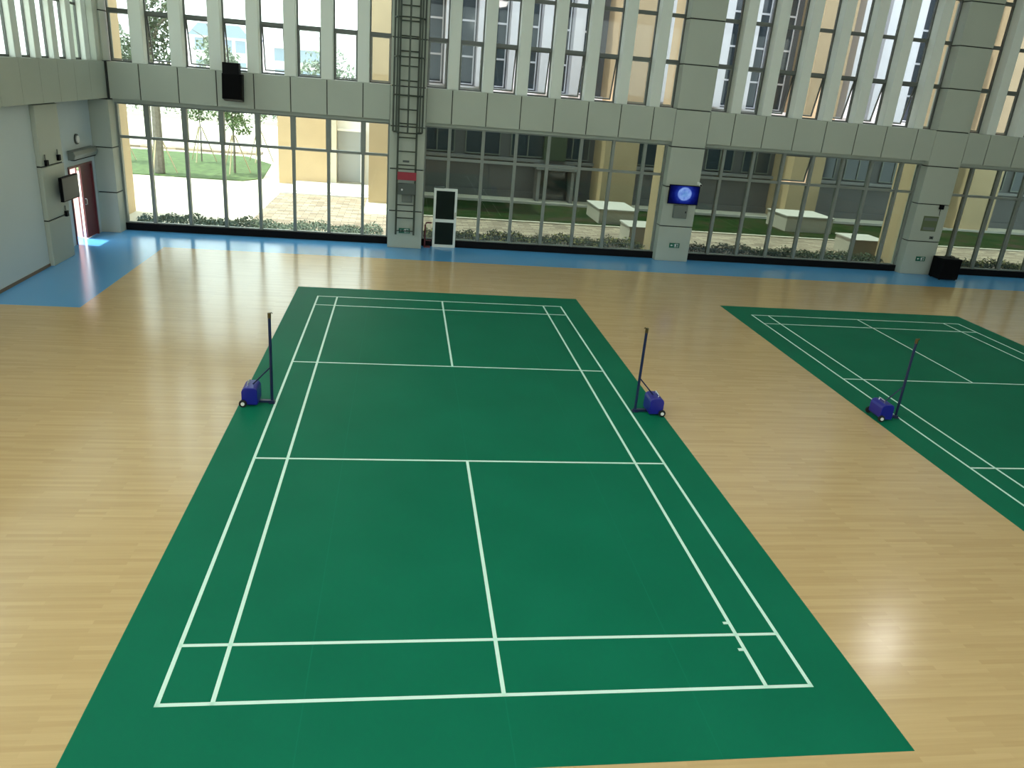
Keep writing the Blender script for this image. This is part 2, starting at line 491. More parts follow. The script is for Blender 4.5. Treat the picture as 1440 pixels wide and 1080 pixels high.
# ------------------------------------------------------------------ left-hand wall
ys = [YB] + [YB + .7 + 1.04*k for k in range(0, 32)]
ys = [y for y in ys if y < 12.6] + [13.08]
pm, core = panelled_band(ys, 'y', XL, -10.1, ZB0, ZB1, gap=.012)
pm.box(-10.1, XL-.03, YB, 13.08, ZB1-.012, ZB1+.006)
wl = obj('wall_left', pm, 'panel', kind=S, label='grey panelled band along the side wall with the maroon door', cat='wall')
obj('joint_backing', core, 'gap', wl)
lw = MB().box(-10.1, -9.8, YB, 8.40, 0, ZB0)
obj('wall_left', lw, 'plaster', kind=S, label='smooth pale grey wall beside the blue floor strip', cat='wall')
obj('baseboard_left', MB().box(-9.8, -9.78, YB, 8.40, 0, .07), 'brown', kind=S, label='thin brown skirting under the smooth pale wall', cat='skirting')
DY0, DY1, DZ = 10.95, 12.66, 2.12
nw = MB().box(-10.3, -10.1, 9.75, DY0, 0, ZB0).box(-10.3, -10.1, DY1, 13.8, 0, ZB0).box(-10.3, -10.1, DY0, DY1, DZ, ZB0)
obj('wall_left', nw, 'plaster', kind=S, label='recessed grey wall around the maroon door', cat='wall')
column(-10.3, -9.7, 8.43, 9.74, 'wide grey column with the dark tilted screen', zj=(0, 1.12, 2.42, 3.86))
obj('wall_left', MB().box(-10.3, -9.62, 12.62, 13.0, ZB1+.008, ZC), 'panel', kind=S, label='grey corner panel beside the side wall fins', cat='wall')
# upper side windows between fins
fy = [9.0 - 0.02 + 1.04*k for k in range(-5, 4)]      # fin centres
def side_window(y0, y1, lab):
    w = thing(nextwin(), (-9.82, (y0+y1)/2, 0), lab, 'window', kind=S)
    a, b = y0-w.location.y, y1-w.location.y
    fr = MB(); t = .02
    fr.box(-.03, .02, a, a+t, UZ[0]-.02, UZ[-1]); fr.box(-.03, .03, b-t, b, UZ[0]-.02, UZ[-1])
    for z in UZ:
        fr.box(-.03, .02, a+t, b-t, z-.03, z+.03)
    obj('window_frame', fr, 'framed', w)
    for z0, z1 in zip(UZ[:-1], UZ[1:]):
        obj('glass_pane', MB().box(-.005, .005, a+t-.003, b-t+.003, z0+.028, z1-.028), 'glass', w)
for k, y in enumerate(fy):
    fin_i += 1
    obj('trim_%d' % fin_i, MB().box(0, .19, -.16, .16, ZB1+.008, ZC), 'fin', loc=(-9.85, y, 0), bevel=.01, kind=S,
        label='pale upright fin, %s from the corner on the side wall' % ORD[len(fy)-1-k], cat='fin')
edges = [fy[0]-1.04] + fy + [12.81-.19+.19]
for k in range(len(fy)):
    y1 = (fy[k+1]-.16) if k+1 < len(fy) else 12.62
    side_window(fy[k]+.16, y1, 'narrow upper side window, %s from the corner' % ORD[len(fy)-1-k])
y = fy[0]-.16
k = 0
while y > YB+.5:
    y0 = max(YB, y-4.2)
    side_window(y0+.1, y, 'broad upper side window, %s beyond the narrow ones' % ORD[k])
    fin_i += 1
    obj('trim_%d' % fin_i, MB().box(-.06, .22, y0, y0+.1, ZB1+.008, ZC), 'fin', loc=(-9.84, 0, 0), kind=S,
        label='slim upright post, %s between the broad side windows' % ORD[k], cat='fin')
    y = y0; k += 1
obj('wall_left', MB().box(-9.95, -9.7, YB, 12.62, 9.96, ZC), 'panel', kind=S, label='grey header over the upper side windows', cat='wall')

# unseen high glazing added behind the viewer to daylight the far wall
for k in range(6):
    x0 = -10.3 + k*6.2; x1 = x0 + 6.2
    w = thing(nextwin(), (x0, YB-.15, 0), 'added unseen high window facing the glazed wall, %s from the side door wall' % ORD[k], 'window', kind=S)
    fr = MB().box(0,.1,-.08,.08,4.9,9.9).box(6.1,6.2,-.08,.08,4.9,9.9).box(.1,6.1,-.08,.08,4.9,5.).box(.1,6.1,-.08,.08,9.8,9.9).box(3.05,3.15,-.08,.08,5.,9.8)
    obj('window_frame', fr, 'frame', w)
    for a, b in ((.1,3.05),(3.15,6.1)):
        obj('glass_pane', MB().box(a, b, -.006, .006, 5., 9.8), 'glass', w)

obj('added_sun_shade', MB().box(-12.2, -10.6, YB-.3, 13.84, ZC, ZC+.2), 'ceiling', kind=S, label='unseen overhang added to keep sun off the upper side windows', cat='added shade')  # overhang added out of view to stop sun through the side windows
# side door
d = thing('door_1', (-10.1, DY0, 0), 'maroon double door with one leaf swung open to the sun', 'door', kind=S)
f = MB().box(-.12, .03, -.0, .06, 0, DZ).box(-.12, .03, DY1-DY0-.06, DY1-DY0, 0, DZ).box(-.12, .03, .06, DY1-DY0-.06, DZ-.06, DZ)
obj('door_frame', f, 'maroon', d)
lf = MB().box(-.06, -.01, .90, DY1-DY0-.06, .02, DZ-.06)
leaf = obj('door_leaf', lf, 'maroon', d)
obj('door_handle', MB().tube([(.0,.96,.98),(.05,.96,.98),(.05,.96,1.14),(.0,.96,1.14)], .012, 8), 'chrome', leaf)
lf2 = MB().box(-1.0, 0, -.025, .025, .02, DZ-.08)
leaf2 = obj('door_leaf', lf2, 'pinkleaf', d, loc=(-.16, .96, 0)); leaf2.rotation_euler = (0, 0, math.radians(-33))
leaf2['label'] = 'maroon door leaf standing open outside, sunlight put in its pink colour'

# ------------------------------------------------------------------ court mats
LINES = []
def court_lines():
    m = MB(); z0, z1 = .004, .0055; h = .02
    def H(y, x0=-3.05, x1=3.05): m.box(x0, x1, y-h, y+h, z0, z1)
    def V(x, y0, y1): m.box(x-h, x+h, y0, y1, z0, z1)
    for y in (-6.68, 6.68, -5.92, 5.92, -2.0, 2.0): H(y)
    for x in (-3.03, -2.57, 2.57, 3.03): V(x, -6.7, 6.7)
    V(0, -6.7, -1.98); V(0, 1.98, 6.7)
    for y in (-5.73, -6.15):                      # racket test marks
        m.box(2.50, 2.555, y-h, y+h, z0, z1)
    return m
me_mat = MB().box(-3.6, 3.6, -7.5, 7.5, 0, .004).mesh('badminton_mat', 'court')
me_lin = court_lines().mesh('court_lines', 'line')
c1 = obj('badminton_mat', me_mat, 'court', label='green badminton court mat lying across the middle of the hall', cat='court mat')
obj('court_lines', me_lin, 'line', c1, label='white painted court lines')
c2 = copy_tree(c1); c2.location = (11.25, 0, 0)
c2['label'] = 'green badminton court mat lying beyond the wooden strip, partly cut off'

# ------------------------------------------------------------------ net posts
def net_post():
    r = thing('net_post', (0,0,0), '', 'badminton post', group='blue wheeled badminton posts')
    obj('pole', MB().tube([(0,0,.03),(0,0,1.47)], .024, 14), 'navy', r, smooth=False)
    cap = MB().tube([(0,0,1.46),(0,0,1.545)], .027, 14)
    cap.tube([(0,0,1.535),(.035,0,1.55),(.05,0,1.535)], .008, 8)
    obj('cap', cap, 'brass', r)
    obj('base_bar', MB().box(-.32, .035, -.035, .035, .012, .05).box(-.05, .05, -.06, .06, .0, .014), 'navy', r, bevel=.004)
    obj('brace', MB().tube([(-.015,0,.62),(-.30,0,.315)], .012, 10), 'navy', r)
    bx = MB().prism([(-.45,.07),(-.45,.25),(-.435,.29),(-.39,.325),(-.25,.325),(-.215,.30),(-.20,.26),(-.20,.03),(-.40,.03)], 'y', -.19, .19)
    wb = obj('weight_box', bx, 'blue', r, bevel=.014, seg=3)
    obj('handle', MB().tube([(-.36,-.09,.32),(-.36,-.09,.365),(-.36,.09,.365),(-.36,.09,.32)], .010, 8), 'chrome', wb)
    for s in (-1, 1):
        wh = obj('wheel', MB().disc_cyl((-.425, s*.212, .062), (0,1,0), .062, .036, 24), 'rubber', r, bevel=.006)
        obj('hub', MB().disc_cyl((-.425, s*.234, .062), (0,1,0), .030, .012, 16), 'white', wh)
    return r
p1 = net_post(); p1.location = (-3.09, 0, .0056)
p1['label'] = 'blue wheeled badminton post on the mat edge near the sunlit reflection'
p2 = copy_tree(p1); p2.location = (3.12, 0, .0056); p2.rotation_euler = (0,0,PI)
p2['label'] = 'blue wheeled badminton post on the middle mat beside the bare wooden strip'
p3 = copy_tree(p1); p3.location = (8.15, 0, .0056)
p3['label'] = 'blue wheeled badminton post on the second court mat'

# ------------------------------------------------------------------ things on the far wall
# loudspeaker on the band
s = thing('wall_speaker', (-6.0, 13.1, 4.5), 'black loudspeaker hung on the panel band over the lawn side glazing', 'loudspeaker')
cab = MB().prism([(-.30,-.44),(-.62,-.36),(-.52,.33),(-.20,.33)], 'x', -.28, .28)
cb = obj('cabinet', cab, 'black', s, bevel=.02)
top = MB().prism([(-.20,.30),(-.52,.30),(-.50,.62),(-.22,.62)], 'x', -.26, .20)
obj('horn_box', top, 'black', s, bevel=.015)
gr = MB().prism([(-.615,-.33),(-.632,-.33),(-.540,.30),(-.523,.30)], 'x', -.25, .25)
obj('grille', gr, 'grille', cb)
obj('bracket', MB().box(-.06,.06,-.25,0,-.08,.04).box(-.12,.12,-.02,0,-.2,.2), 'darkgrey', s)

# caged ladder on its column
ld = thing('caged_ladder', (-.96, 12.9, .46), 'grey-green steel ladder with a safety cage up the column', 'ladder')
for sx in (-.28, .28):
    obj('rail', MB().box(sx-.03, sx+.03, -.21, -.15, 0, ZC-.7), 'ladder', ld)
for k in range(24):
    z = .12 + .405*k
    obj('rung', MB().tube([(-.26,-.175,z),(.26,-.175,z)], .018, 8), 'ladder', ld)
    if k % 6 == 1:
        for sx in (-.28, .28):
            obj('standoff', MB().box(sx-.015, sx+.015, -.16, .0, z-.02, z+.02), 'ladder', ld)
def arc(t): return (.44*math.cos(t), -.175-.46*math.sin(t))
for k in range(7):
    z = 3.12 + 1.05*k
    pts = [(.28,-.175,z)] + [(*arc(PI*j/14), z) for j in range(0, 15)] + [(-.28,-.175,z)]
    obj('cage_hoop', MB().tube(pts, .022, 6), 'ladder', ld)
for j in (0, 3, 7, 11, 14):
    ax, ay = arc(PI*j/14)
    obj('cage_strap', MB().box(ax-.026, ax+.026, ay-.02, ay+.02, 3.12, ZC-.75), 'ladder', ld)

def plate(name, loc, w, h, mat, label, cat, th=.03, bevel=.004, group=None):
    t = thing(name, loc, label, cat, group)
    obj('plate', MB().box(-w/2, w/2, -th, 0, -h/2, h/2), mat, t, bevel=bevel)
    return t

# red notice with pale lettering bars too blurred to read
t = plate('red_sign', (-.94, 12.688, 2.28), .58, .24, 'red', 'dark red sign board behind the ladder rails', 'sign', th=.02)
# dark equipment under it
t = thing('control_box', (-.94, 12.688, 1.9), 'dark control box with a small bright lamp under the red sign', 'control box')
obj('housing', MB().box(-.27,.27,-.12,0,-.17,.17), 'darkgrey', t, bevel=.01)
obj('indicator_lamp', MB().disc_cyl((-.14,-.125,-.02),(0,1,0),.03,.02,14), 'white', t)
t = thing('lower_control_box', (-.92, 12.88, 1.60), 'small grey box below the dark control box', 'control box')
obj('housing', MB().box(-.16,.16,-.09,0,-.13,.13), 'greybox', t, bevel=.01)
obj('housing_door', MB().box(-.13,.13,-.10,-.09,-.10,.10), 'greybox', t)
t = plate('name_plate', (-.98, 12.895, 2.70), .2, .06, 'darkgrey', 'tiny dark plate between the ladder rails', 'plate', th=.015)

def exit_sign(loc, label, dim=False):
    t = thing('exit_sign', loc, label, 'exit sign', group='green exit signs low on the columns')
    obj('plate', MB().box(-.175,.175,-.025,0,-.08,.08), 'green', t, bevel=.003)
    a = MB()                                  # arrow
    a.prism([(-.145,0),(-.105,.035),(-.105,.013),(-.065,.013),(-.065,-.013),(-.105,-.013),(-.105,-.035)], 'y', -.0275, -.025)
    obj('arrow', a, 'white', t)
    r = MB()                                  # door opening and running figure
    r.prism([(.045,-.06),(.045,.06),(.125,.06),(.125,-.06),(.112,-.06),(.112,.048),(.058,.048),(.058,-.06)], 'y', -.0275, -.025)
    obj('door_symbol', r, 'white', t)
    g = MB().disc_cyl((.018,-.0262,.048),(0,1,0),.0125,.0025,12)
    def limb(p, q, w):
        px, pz = p; qx, qz = q
        dx, dz = qx-px, qz-pz; l = math.hypot(dx, dz); nx, nz = -dz/l*w, dx/l*w
        g.prism([(px+nx,pz+nz),(qx+nx,qz+nz),(qx-nx,qz-nz),(px-nx,pz-nz)], 'y', -.0275, -.025)
    limb((.016,.034),(.026,-.008),.011); limb((.026,-.006),(.002,-.032),.008); limb((.002,-.032),(.018,-.06),.007)
    limb((.026,-.006),(.052,-.022),.008); limb((.052,-.022),(.066,-.056),.007)
    limb((.014,.028),(-.022,.018),.006); limb((.02,.026),(.046,.006),.006)
    obj('running_figure', g, 'white', t)
    return t
exit_sign((-.97, 12.885, .56), 'green exit sign at the foot of the ladder column')
exit_sign((8.10, 13.085, .54), 'green exit sign at the foot of the planet screen column')
exit_sign((17.24, 13.085, .56), 'green exit sign on the column beside the black floor speaker')

# screen with planet
t = thing('wall_screen', (8.12, 12.98, 2.24), 'flat screen showing a blue planet on the column', 'screen')
obj('bezel', MB().box(-.52,.52,-.02,.04,-.31,.31), 'black', t, bevel=.006)
obj('display', MB().box(-.50,.50,-.022,-.02,-.285,.285), 'screen', t)
obj('wall_mount', MB().box(-.15,.15,.04,.115,-.15,.15), 'darkgrey', t)
t = thing('control_cabinet', (8.10, 13.106, 1.68), 'grey control cabinet below the planet screen', 'cabinet')
obj('body', MB().box(-.23,.23,-.14,0,-.21,.21), 'greybox', t, bevel=.008)
dr = obj('cabinet_door', MB().box(-.21,.21,-.152,-.14,-.19,.19), 'greybox', t, bevel=.004)
obj('latch', MB().box(.15,.18,-.165,-.152,-.03,.03), 'black', dr)
def camera(loc, label, rot=0):
    t = thing('security_camera', loc, label, 'camera', group='small wall cameras', rotz=rot)
    obj('bracket', MB().box(-.02,.02,-.09,0,-.02,.02).box(-.04,.04,-.012,0,-.05,.05), 'whitep', t)
    b = obj('camera_body', MB().tube([(0,-.07,.0),(0,-.25,-.03)], .045, 14), 'whitep', t, bevel=.006)
    obj('lens', MB().disc_cyl((0,-.255,-.031),(0,1,.16),.034,.012,14), 'black', b)
camera((8.60, 13.095, 2.62), 'small white camera beside the planet screen')
t = plate('notice_board', (17.24, 13.106, 1.80), .56, .52, 'board', 'olive notice board on the column past the screen', 'notice board', th=.025)
obj('header_strip', MB().box(-.25,.25,-.028,-.025,.10,.20), 'greybox', t)
obj('label_strip', MB().box(-.22,.22,-.028,-.025,-.22,-.12), 'greybox', t)
t = thing('junction_box', (17.50, 13.106, 2.40), 'small black junction box high beside the notice board', 'box')
obj('housing', MB().box(-.07,.07,-.09,0,-.08,.08), 'black', t, bevel=.006)
obj('cable', MB().tube([(0,-.03,-.08),(0,-.02,-.2),(.02,-.012,-.3)], .008, 6), 'black', t)
t = thing('wall_socket', (17.44, 13.09, 1.32), 'small dark socket plate under the notice board', 'socket')
obj('plate', MB().box(-.07,.07,-.02,0,-.05,.05), 'darkgrey', t, bevel=.004)
obj('outlet', MB().box(-.03,.03,-.026,-.02,-.02,.02), 'black', t)

# black floor speaker
t = thing('floor_speaker', (17.95, 12.62, 0), 'big black speaker cabinet on the floor by the notice board column', 'loudspeaker')
cb = obj('cabinet', MB().box(-.36,.36,-.30,.30,.03,.74), 'black', t, bevel=.02)
obj('grille', MB().box(-.31,.31,-.312,-.30,.08,.69), 'grille', cb)
obj('top_handle', MB().tube([(.16,-.1,.74),(.16,-.1,.80),(.16,.1,.80),(.16,.1,.74)], .014, 8), 'black', cb)
for sx in (-.3, .3):
    for sy in (-.24, .24):
        obj('foot', MB().disc_cyl((sx, sy, .015), (0,0,1), .03, .03, 12), 'rubber', t)

# white-framed door beside the ladder column
t = thing('glazed_door', (.32, 13.34, 0), 'white-framed door with two dark glass panels beside the ladder column', 'door')
fr = MB(); W = .375; H = 1.90
fr.box(-W,-W+.075,-.03,.03,.0,H).box(W-.075,W,-.03,.03,.0,H)
for a, b in ((.0,.09),(.82,.92),(H-.08,H)): fr.box(-W+.075, W-.075, -.03, .03, a, b)
fo = obj('door_frame', fr, 'whitep', t)
obj('glass_panel', MB().box(-W+.07,W-.07,-.012,.012,.085,.825), 'darkglass', t)
obj('glass_panel', MB().box(-W+.07,W-.07,-.012,.012,.915,H-.075), 'darkglass', t)
obj('door_closer', MB().box(-.36,-.06,-.05,.02,H+.002,H+.055), 'darkgrey', fo)
obj('handle', MB().tube([(.33,-.03,.98),(.33,-.08,.98),(.33,-.08,1.16),(.33,-.03,1.16)], .011, 8), 'chrome', fo)
# maroon tube stand
t = thing('tube_stand', (-.20, 13.22, 0), 'maroon tubular stand between the ladder column and the white-framed door', 'stand')
obj('upright_frame', MB().tube([(-.10,0,.02),(-.10,0,.72),(-.08,0,.78),(-.02,0,.80),(.10,0,.80)], .028, 10), 'maroon', t)
obj('foot_bar', MB().box(-.13,.08,-.10,.08,0,.04), 'maroon', t, bevel=.006)
obj('cross_bar', MB().tube([(-.10,0,.22),(.1,0,.22)], .016, 8), 'maroon', t)

# ------------------------------------------------------------------ things on the side wall
t = thing('side_screen', (-9.52, 9.46, 1.82), 'dark blank screen mounted on the wide column by the maroon door', 'screen')
obj('bezel', MB().box(-.05,.03,-.52,.52,-.30,.30), 'black', t, bevel=.006)
obj('display', MB().box(.03,.034,-.495,.495,-.275,.275), 'tvdark', t)
obj('wall_mount', MB().box(-.18,-.05,-.2,.2,-.12,.12), 'darkgrey', t)
def black_box(loc, label):
    t = thing('junction_box', loc, label, 'box')
    obj('housing', MB().box(0,.07,-.06,.06,-.07,.07), 'black', t, bevel=.006)
    obj('conduit', MB().box(0,.03,-.015,.015,.07,.2), 'greybox', t)
black_box((-9.706, 8.66, 2.50), 'small black box on the wide column near its joint')
black_box((-9.706, 9.40, 2.56), 'small black box high over the dark screen')
black_box((-9.706, 9.46, 1.15), 'small black box under the dark screen')
t = thing('air_curtain', (-10.1, 11.9, 2.42), 'long grey air curtain over the maroon door', 'air curtain')
obj('housing', MB().prism([(0,.13),(.16,.10),(.2,.0),(.16,-.11),(0,-.13)], 'y', -.85, .85), 'frame', t, bevel=.01)
obj('outlet_slot', MB().box(.04,.14,-.8,.8,-.14,-.115), 'black', t)
t = thing('wall_lamp', (-10.1, 11.75, 2.80), 'small round white wall lamp over the door', 'lamp')
obj('base', MB().disc_cyl((.02,0,0),(1,0,0),.14,.04,24), 'darkgrey', t)
obj('dome', MB().disc_cyl((.05,0,0),(1,0,0),.10,.04,24), 'white', t, bevel=.012)

# ------------------------------------------------------------------ unseen ceiling lights added to light the hall
proto = None
LAMPS = [(14.0, 5.5)] + [(x, yy) for yy in (-2, -9.5, -17) for x in (-7., -1., 5.)]  # first lamp follows the floor highlight; the rest are added unseen fill
for i, (x, yy) in enumerate(LAMPS):
    if proto is None:
        proto = thing('unseen_ceiling_light', (x, yy, ZC), '', 'unseen ceiling light', group='round unseen lamps added under the ceiling')
        obj('housing', MB().tube([(0,0,-.30),(0,0,-.12)], .52, 24, .30), 'darkgrey', proto)
        obj('stem', MB().tube([(0,0,-.12),(0,0,0)], .03, 10), 'darkgrey', proto)
        dm = MB()
        rg = [(.46,-.30),(.44,-.42),(.37,-.53),(.25,-.61),(.10,-.65)]
        for (r0,z0),(r1,z1) in zip(rg[:-1], rg[1:]):
            o_ = len(dm.v)
            dm.add([(r0*math.cos(2*PI*k/24), r0*math.sin(2*PI*k/24), z0) for k in range(24)]+[(r1*math.cos(2*PI*k/24), r1*math.sin(2*PI*k/24), z1) for k in range(24)],
                   [(k,(k+1)%24,24+(k+1)%24,24+k) for k in range(24)])
        dm.add([(.10*math.cos(2*PI*k/24), .10*math.sin(2*PI*k/24), -.65) for k in range(24)], [tuple(range(24))])
        obj('lamp_lens', dm, 'lamp', proto)
        c = proto
    else:
        c = copy_tree(proto); c.location = (x, yy, ZC)
    c['label'] = 'round unseen lamp of the set added under the hall ceiling'

# ------------------------------------------------------------------ outside
G = -.03
obj('ground', MB().box(-60, 70, 13.85, 160, -.30, G), 'concrete', kind=S, label='pale concrete ground outside the glazing', cat='ground')
obj('ground', MB().box(-60, -10.31, -20, 13.85, -.30, G), 'concrete', kind=S, label='pale concrete ground outside the side door', cat='ground')
obj('brick_path', MB().box(-6.3, -.4, 14.9, 19.1, G, G+.02).box(-.4, 45, 15.9, 19.1, G, G+.02).box(-6.3, -2.6, 19.1, 23.1, G, G+.02), 'brick', kind=S, label='brick paved path outside the low glazing', cat='path')
obj('planting_bed', MB().box(-.4, 45, 13.9, 15.9, G, G+.035), 'soil', kind='stuff', label='dark soil bed under the hedges along the glazing', cat='soil')
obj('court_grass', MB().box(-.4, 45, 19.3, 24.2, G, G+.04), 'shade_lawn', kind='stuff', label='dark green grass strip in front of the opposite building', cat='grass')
obj('kerb', MB().box(-.4, 45, 19.1, 19.3, G, G+.07), 'planter', kind=S, label='pale kerb between the brick path and the grass', cat='kerb')
obj('kerb', MB().box(-.4, 45, 24.2, 24.28, G, G+.14), 'kerb', kind=S, label='white kerb at the foot of the opposite building', cat='kerb')
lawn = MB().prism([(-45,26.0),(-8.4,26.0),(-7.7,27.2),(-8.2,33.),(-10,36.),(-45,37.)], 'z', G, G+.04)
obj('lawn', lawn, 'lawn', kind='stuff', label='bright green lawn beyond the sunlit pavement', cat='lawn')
obj('lawn_edge', MB().box(-45, -9.5, 37.2, 38.4, G, G+.12), 'brick', kind=S, label='reddish border strip behind the lawn', cat='kerb')

# tan pilasters of this building
def pilaster(x0, x1, y0, y1, z1, label):
    o = obj('pilaster', MB().box(x0, x1, y0, y1, G, z1), 'tan', kind=S, label=label, cat='pilaster')
    return o
pilaster(-10.8, -10.32, 13.85, 16.9, 12, 'tan stone wing wall outside the hall corner')
for i, lab in ((1, 'tan stone pilaster outside the planet screen column'), (2, 'tan stone pilaster outside the notice board column'), (3, 'tan stone pilaster at the far end of the glazing')):
    x0, x1, _ = COLS[i]
    pilaster(x0+.12, x1-.05, 13.8, 15.0, 12, lab)

# hedges along the glass
def hedge(x0, x1, label, seed, mats):
    random.seed(seed)
    t = thing('hedge', ((x0+x1)/2, 14.45, G+(.036 if x0 > -1 else 0)), label, 'hedge')
    m = MB(); y2 = MB()
    n = int((x1-x0)*620)
    for _ in range(n):
        x = random.uniform(x0, x1) - t.location.x; yv = random.uniform(-.45, .45)
        hgt = .33 + .06*math.sin(x*3.1+seed) + .05*math.sin(x*7.7)
        zz = .10 + (hgt-.10)*random.uniform(0, 1)**.8
        (m if random.random() < .82 else y2).leaves((x, yv, zz), (.05,.05,.05), 1, .10)
    obj('leaves', m, mats[0], t); obj('yellow_leaves', y2, mats[1], t)
hedge(-9.4, -1.7, 'low grey-green hedge outside the lawn side glazing', 3, ('leafpale', 'leafgrey'))
hedge(-.3, 7.4, 'low ragged hedge outside the glazing with the white-framed door', 5, ('leafdark', 'leafyellow'))
hedge(8.9, 16.5, 'low dark hedge outside the glazing past the planet screen', 7, ('leafdark', 'leafgrey'))
hedge(18.0, 25.6, 'low dark hedge outside the glazing past the notice board', 9, ('leafdark', 'leafyellow'))

# stone planter boxes
def planter(x0, x1, y0, y1, h, label):
    t = thing('planter', ((x0+x1)/2, (y0+y1)/2, G+(.04 if y0 > 19 else .035)), label, 'planter')
    a, b = (x1-x0)/2, (y1-y0)/2
    obj('box', MB().box(-a, a, -b, b, 0, h-.06), 'planter', t)
    obj('coping', MB().box(-a-.04, a+.04, -b-.04, b+.04, h-.06, h), 'kerb', t, bevel=.01)
planter(7.1, 8.75, 19.85, 22.2, .62, 'pale stone block on the grass before the tan column')
planter(7.22, 8.45, 15.55, 16.9, .68, 'pale stone block on the path against the pilaster by the planet screen')
planter(15.9, 18.1, 20.8, 22.8, .70, 'pale stone block on the grass past the planet screen')
planter(16.15, 17.5, 15.6, 17.0, .68, 'pale stone block on the path against the pilaster by the notice board')

# opposite building
b = thing('opposite_building', (0, 26, G), 'grey and white building with tan columns across the grass court', 'building')
HB = 15
wall = MB().box(-2.3, 46, .5, 12, 0, HB)
obj('wall', wall, 'facade', b)
obj('roof', MB().box(-2.5, 46.2, .2, 12.2, HB, HB+.5), 'facadefin', b)
tc = [(-2.5, -.6, -4.0, .6), (8.15, 9.75, -1.7, .6), (17.5, 19.1, -1.6, .6), (27.1, 28.7, -1.6, .6), (36.8, 38.4, -1.6, .6)]
for x0, x1, y0, y1 in tc:
    obj('column', MB().box(x0, x1, y0, y1, 0, HB-.5), 'tan', b)
bx = [(-.6, 8.15), (9.75, 17.5), (19.1, 27.1), (28.7, 36.8)]
cache = {}
def fac_window(w, h, mull):
    key = (round(w,2), h, mull)
    if key not in cache:
        fr = MB(); t = .05
        fr.box(0,t,-.08,.02,0,h).box(w-t,w,-.08,.02,0,h).box(t,w-t,-.08,.02,0,t).box(t,w-t,-.08,.02,h-t,h)
        if mull == 'v': fr.box(w/2-.03, w/2+.03, -.08, .02, t, h-t)
        if mull == 'h':
            z = 1.2
            while z < h-.5:
                fr.box(t, w-t, -.08, .02, z-.04, z+.04); z += 1.5
        cache[key] = (fr.mesh('window', 'facadefin' if mull == 'h' else 'frame'), MB().box(t-.01, w-t+.01, -.03, .01, t-.01, h-t+.01).mesh('pane', 'facadeglass'))
    return cache[key]
for a, e in bx:
    n = 4; step = (e-a)/n
    for k in range(n):
        x = a + k*step
        f_, p_ = fac_window(step-.5, 2.6, 'v')
        w = obj('window', f_, '', b, loc=(x+.25, .48, 1.95)); obj('pane', p_, '', w)
    obj('sill_band', MB().box(a, e, .26, .5, 1.74, 1.88), 'facadesill', b)
    obj('plinth', MB().box(a, e, .38, .5, 0, .3), 'facade', b)
    obj('floor_band', MB().box(a, e, .0, .5, 4.62, 4.95), 'facadefin', b)
    n = 6; step = (e-a)/n
    for k in range(n):
        x = a + k*step
        f_, p_ = fac_window(step-.62, HB-5.6, 'h')
        w = obj('window', f_, '', b, loc=(x+.31, .48, 5.0)); obj('pane', p_, '', w)
    for k in range(n+1):
        x = a + k*step
        if 0 < k < n:
            obj('fin', MB().box(x-.24, x+.24, -.25, .5, 4.95, HB-.3), 'facadefin', b)
obj('green_panel', MB().box(5.6, 6.7, .1, .5, 1.9, 4.5), 'facadegreen', b)
pf = MB().box(5.3, 5.45, -.5, .5, 0, 1.5).box(6.95, 7.1, -.5, .5, 0, 1.5).box(5.2, 7.2, -.6, .5, 1.5, 1.72)
obj('porch', pf, 'facadesill', b)
obj('entrance_door', MB().box(5.5, 6.9, .3, .52, .02, 1.5), 'facadeglass', b)

# low entrance block beside it
e = thing('entrance_block', (-4.8, 26, G), 'low tan and white entrance block with a white platform', 'building')
obj('tan_wall', MB().box(-2.0, .22, .2, 5, 0, 4.1), 'tan', e)
obj('white_wall', MB().box(.22, 2.3, .9, 5, 0, 4.1), 'whitewall', e)
obj('cream_jamb', MB().box(.22, .62, .3, .9, 0, 4.1), 'concrete', e)
obj('grey_door', MB().box(.66, 1.72, .78, .9, .18, 2.5), 'greydoor', e)
obj('door_surround', MB().box(1.72, 1.9, .7, .9, .18, 2.6).box(.62, 1.72, .74, .9, 2.5, 2.6), 'whitewall', e)
obj('platform', MB().box(-1.2, 2.28, -2.8, .3, 0, .16), 'whitewall', e, bevel=.02)
obj('platform_step', MB().box(-1.5, 2.28, -3.1, -2.8, 0, .08), 'whitewall', e)

# trees
def tree(loc, h, r, label, seed, trunk_r=.07, crown=(1.,1.,1.), n=900, leaf=.16, stakes=True, crown_z=.72, mat='leaf', group=None):
    random.seed(seed)
    t = thing('tree', (loc[0], loc[1], G+(.065 if loc[1] < 36 else 0)), label, 'tree', group)
    tr = MB().tube([(0,0,0),(.03,.02,h*.35),(-.02,.03,h*.6),(.02,0,h*.9)], trunk_r, 8, trunk_r*.4)
    for k in range(5):
        a = k*1.27+seed; z = h*(.5+.07*k)
        tr.tube([(0,0,z),(math.cos(a)*r*.35, math.sin(a)*r*.35, z+h*.12),(math.cos(a)*r*.7, math.sin(a)*r*.7, z+h*.18)], trunk_r*.45, 6, trunk_r*.15)
    obj('trunk', tr, 'bark', t)
    m = MB()
    for k in range(9):
        a = random.uniform(0, 2*PI); rr = random.uniform(.1,.65)*r
        m.leaves((math.cos(a)*rr*crown[0], math.sin(a)*rr*crown[1], h*crown_z+random.uniform(-.22,.22)*h*crown[2]), (r*.5, r*.5, r*.42), n//9, leaf)
    obj('crown', m, mat, t)
    if stakes:
        for k in range(3):
            a = k*2.094+.4
            obj('stake', MB().tube([(math.cos(a)*.75, math.sin(a)*.75, 0),(math.cos(a)*.08, math.sin(a)*.08, 1.75)], .03, 6), 'stake', t)
    return t
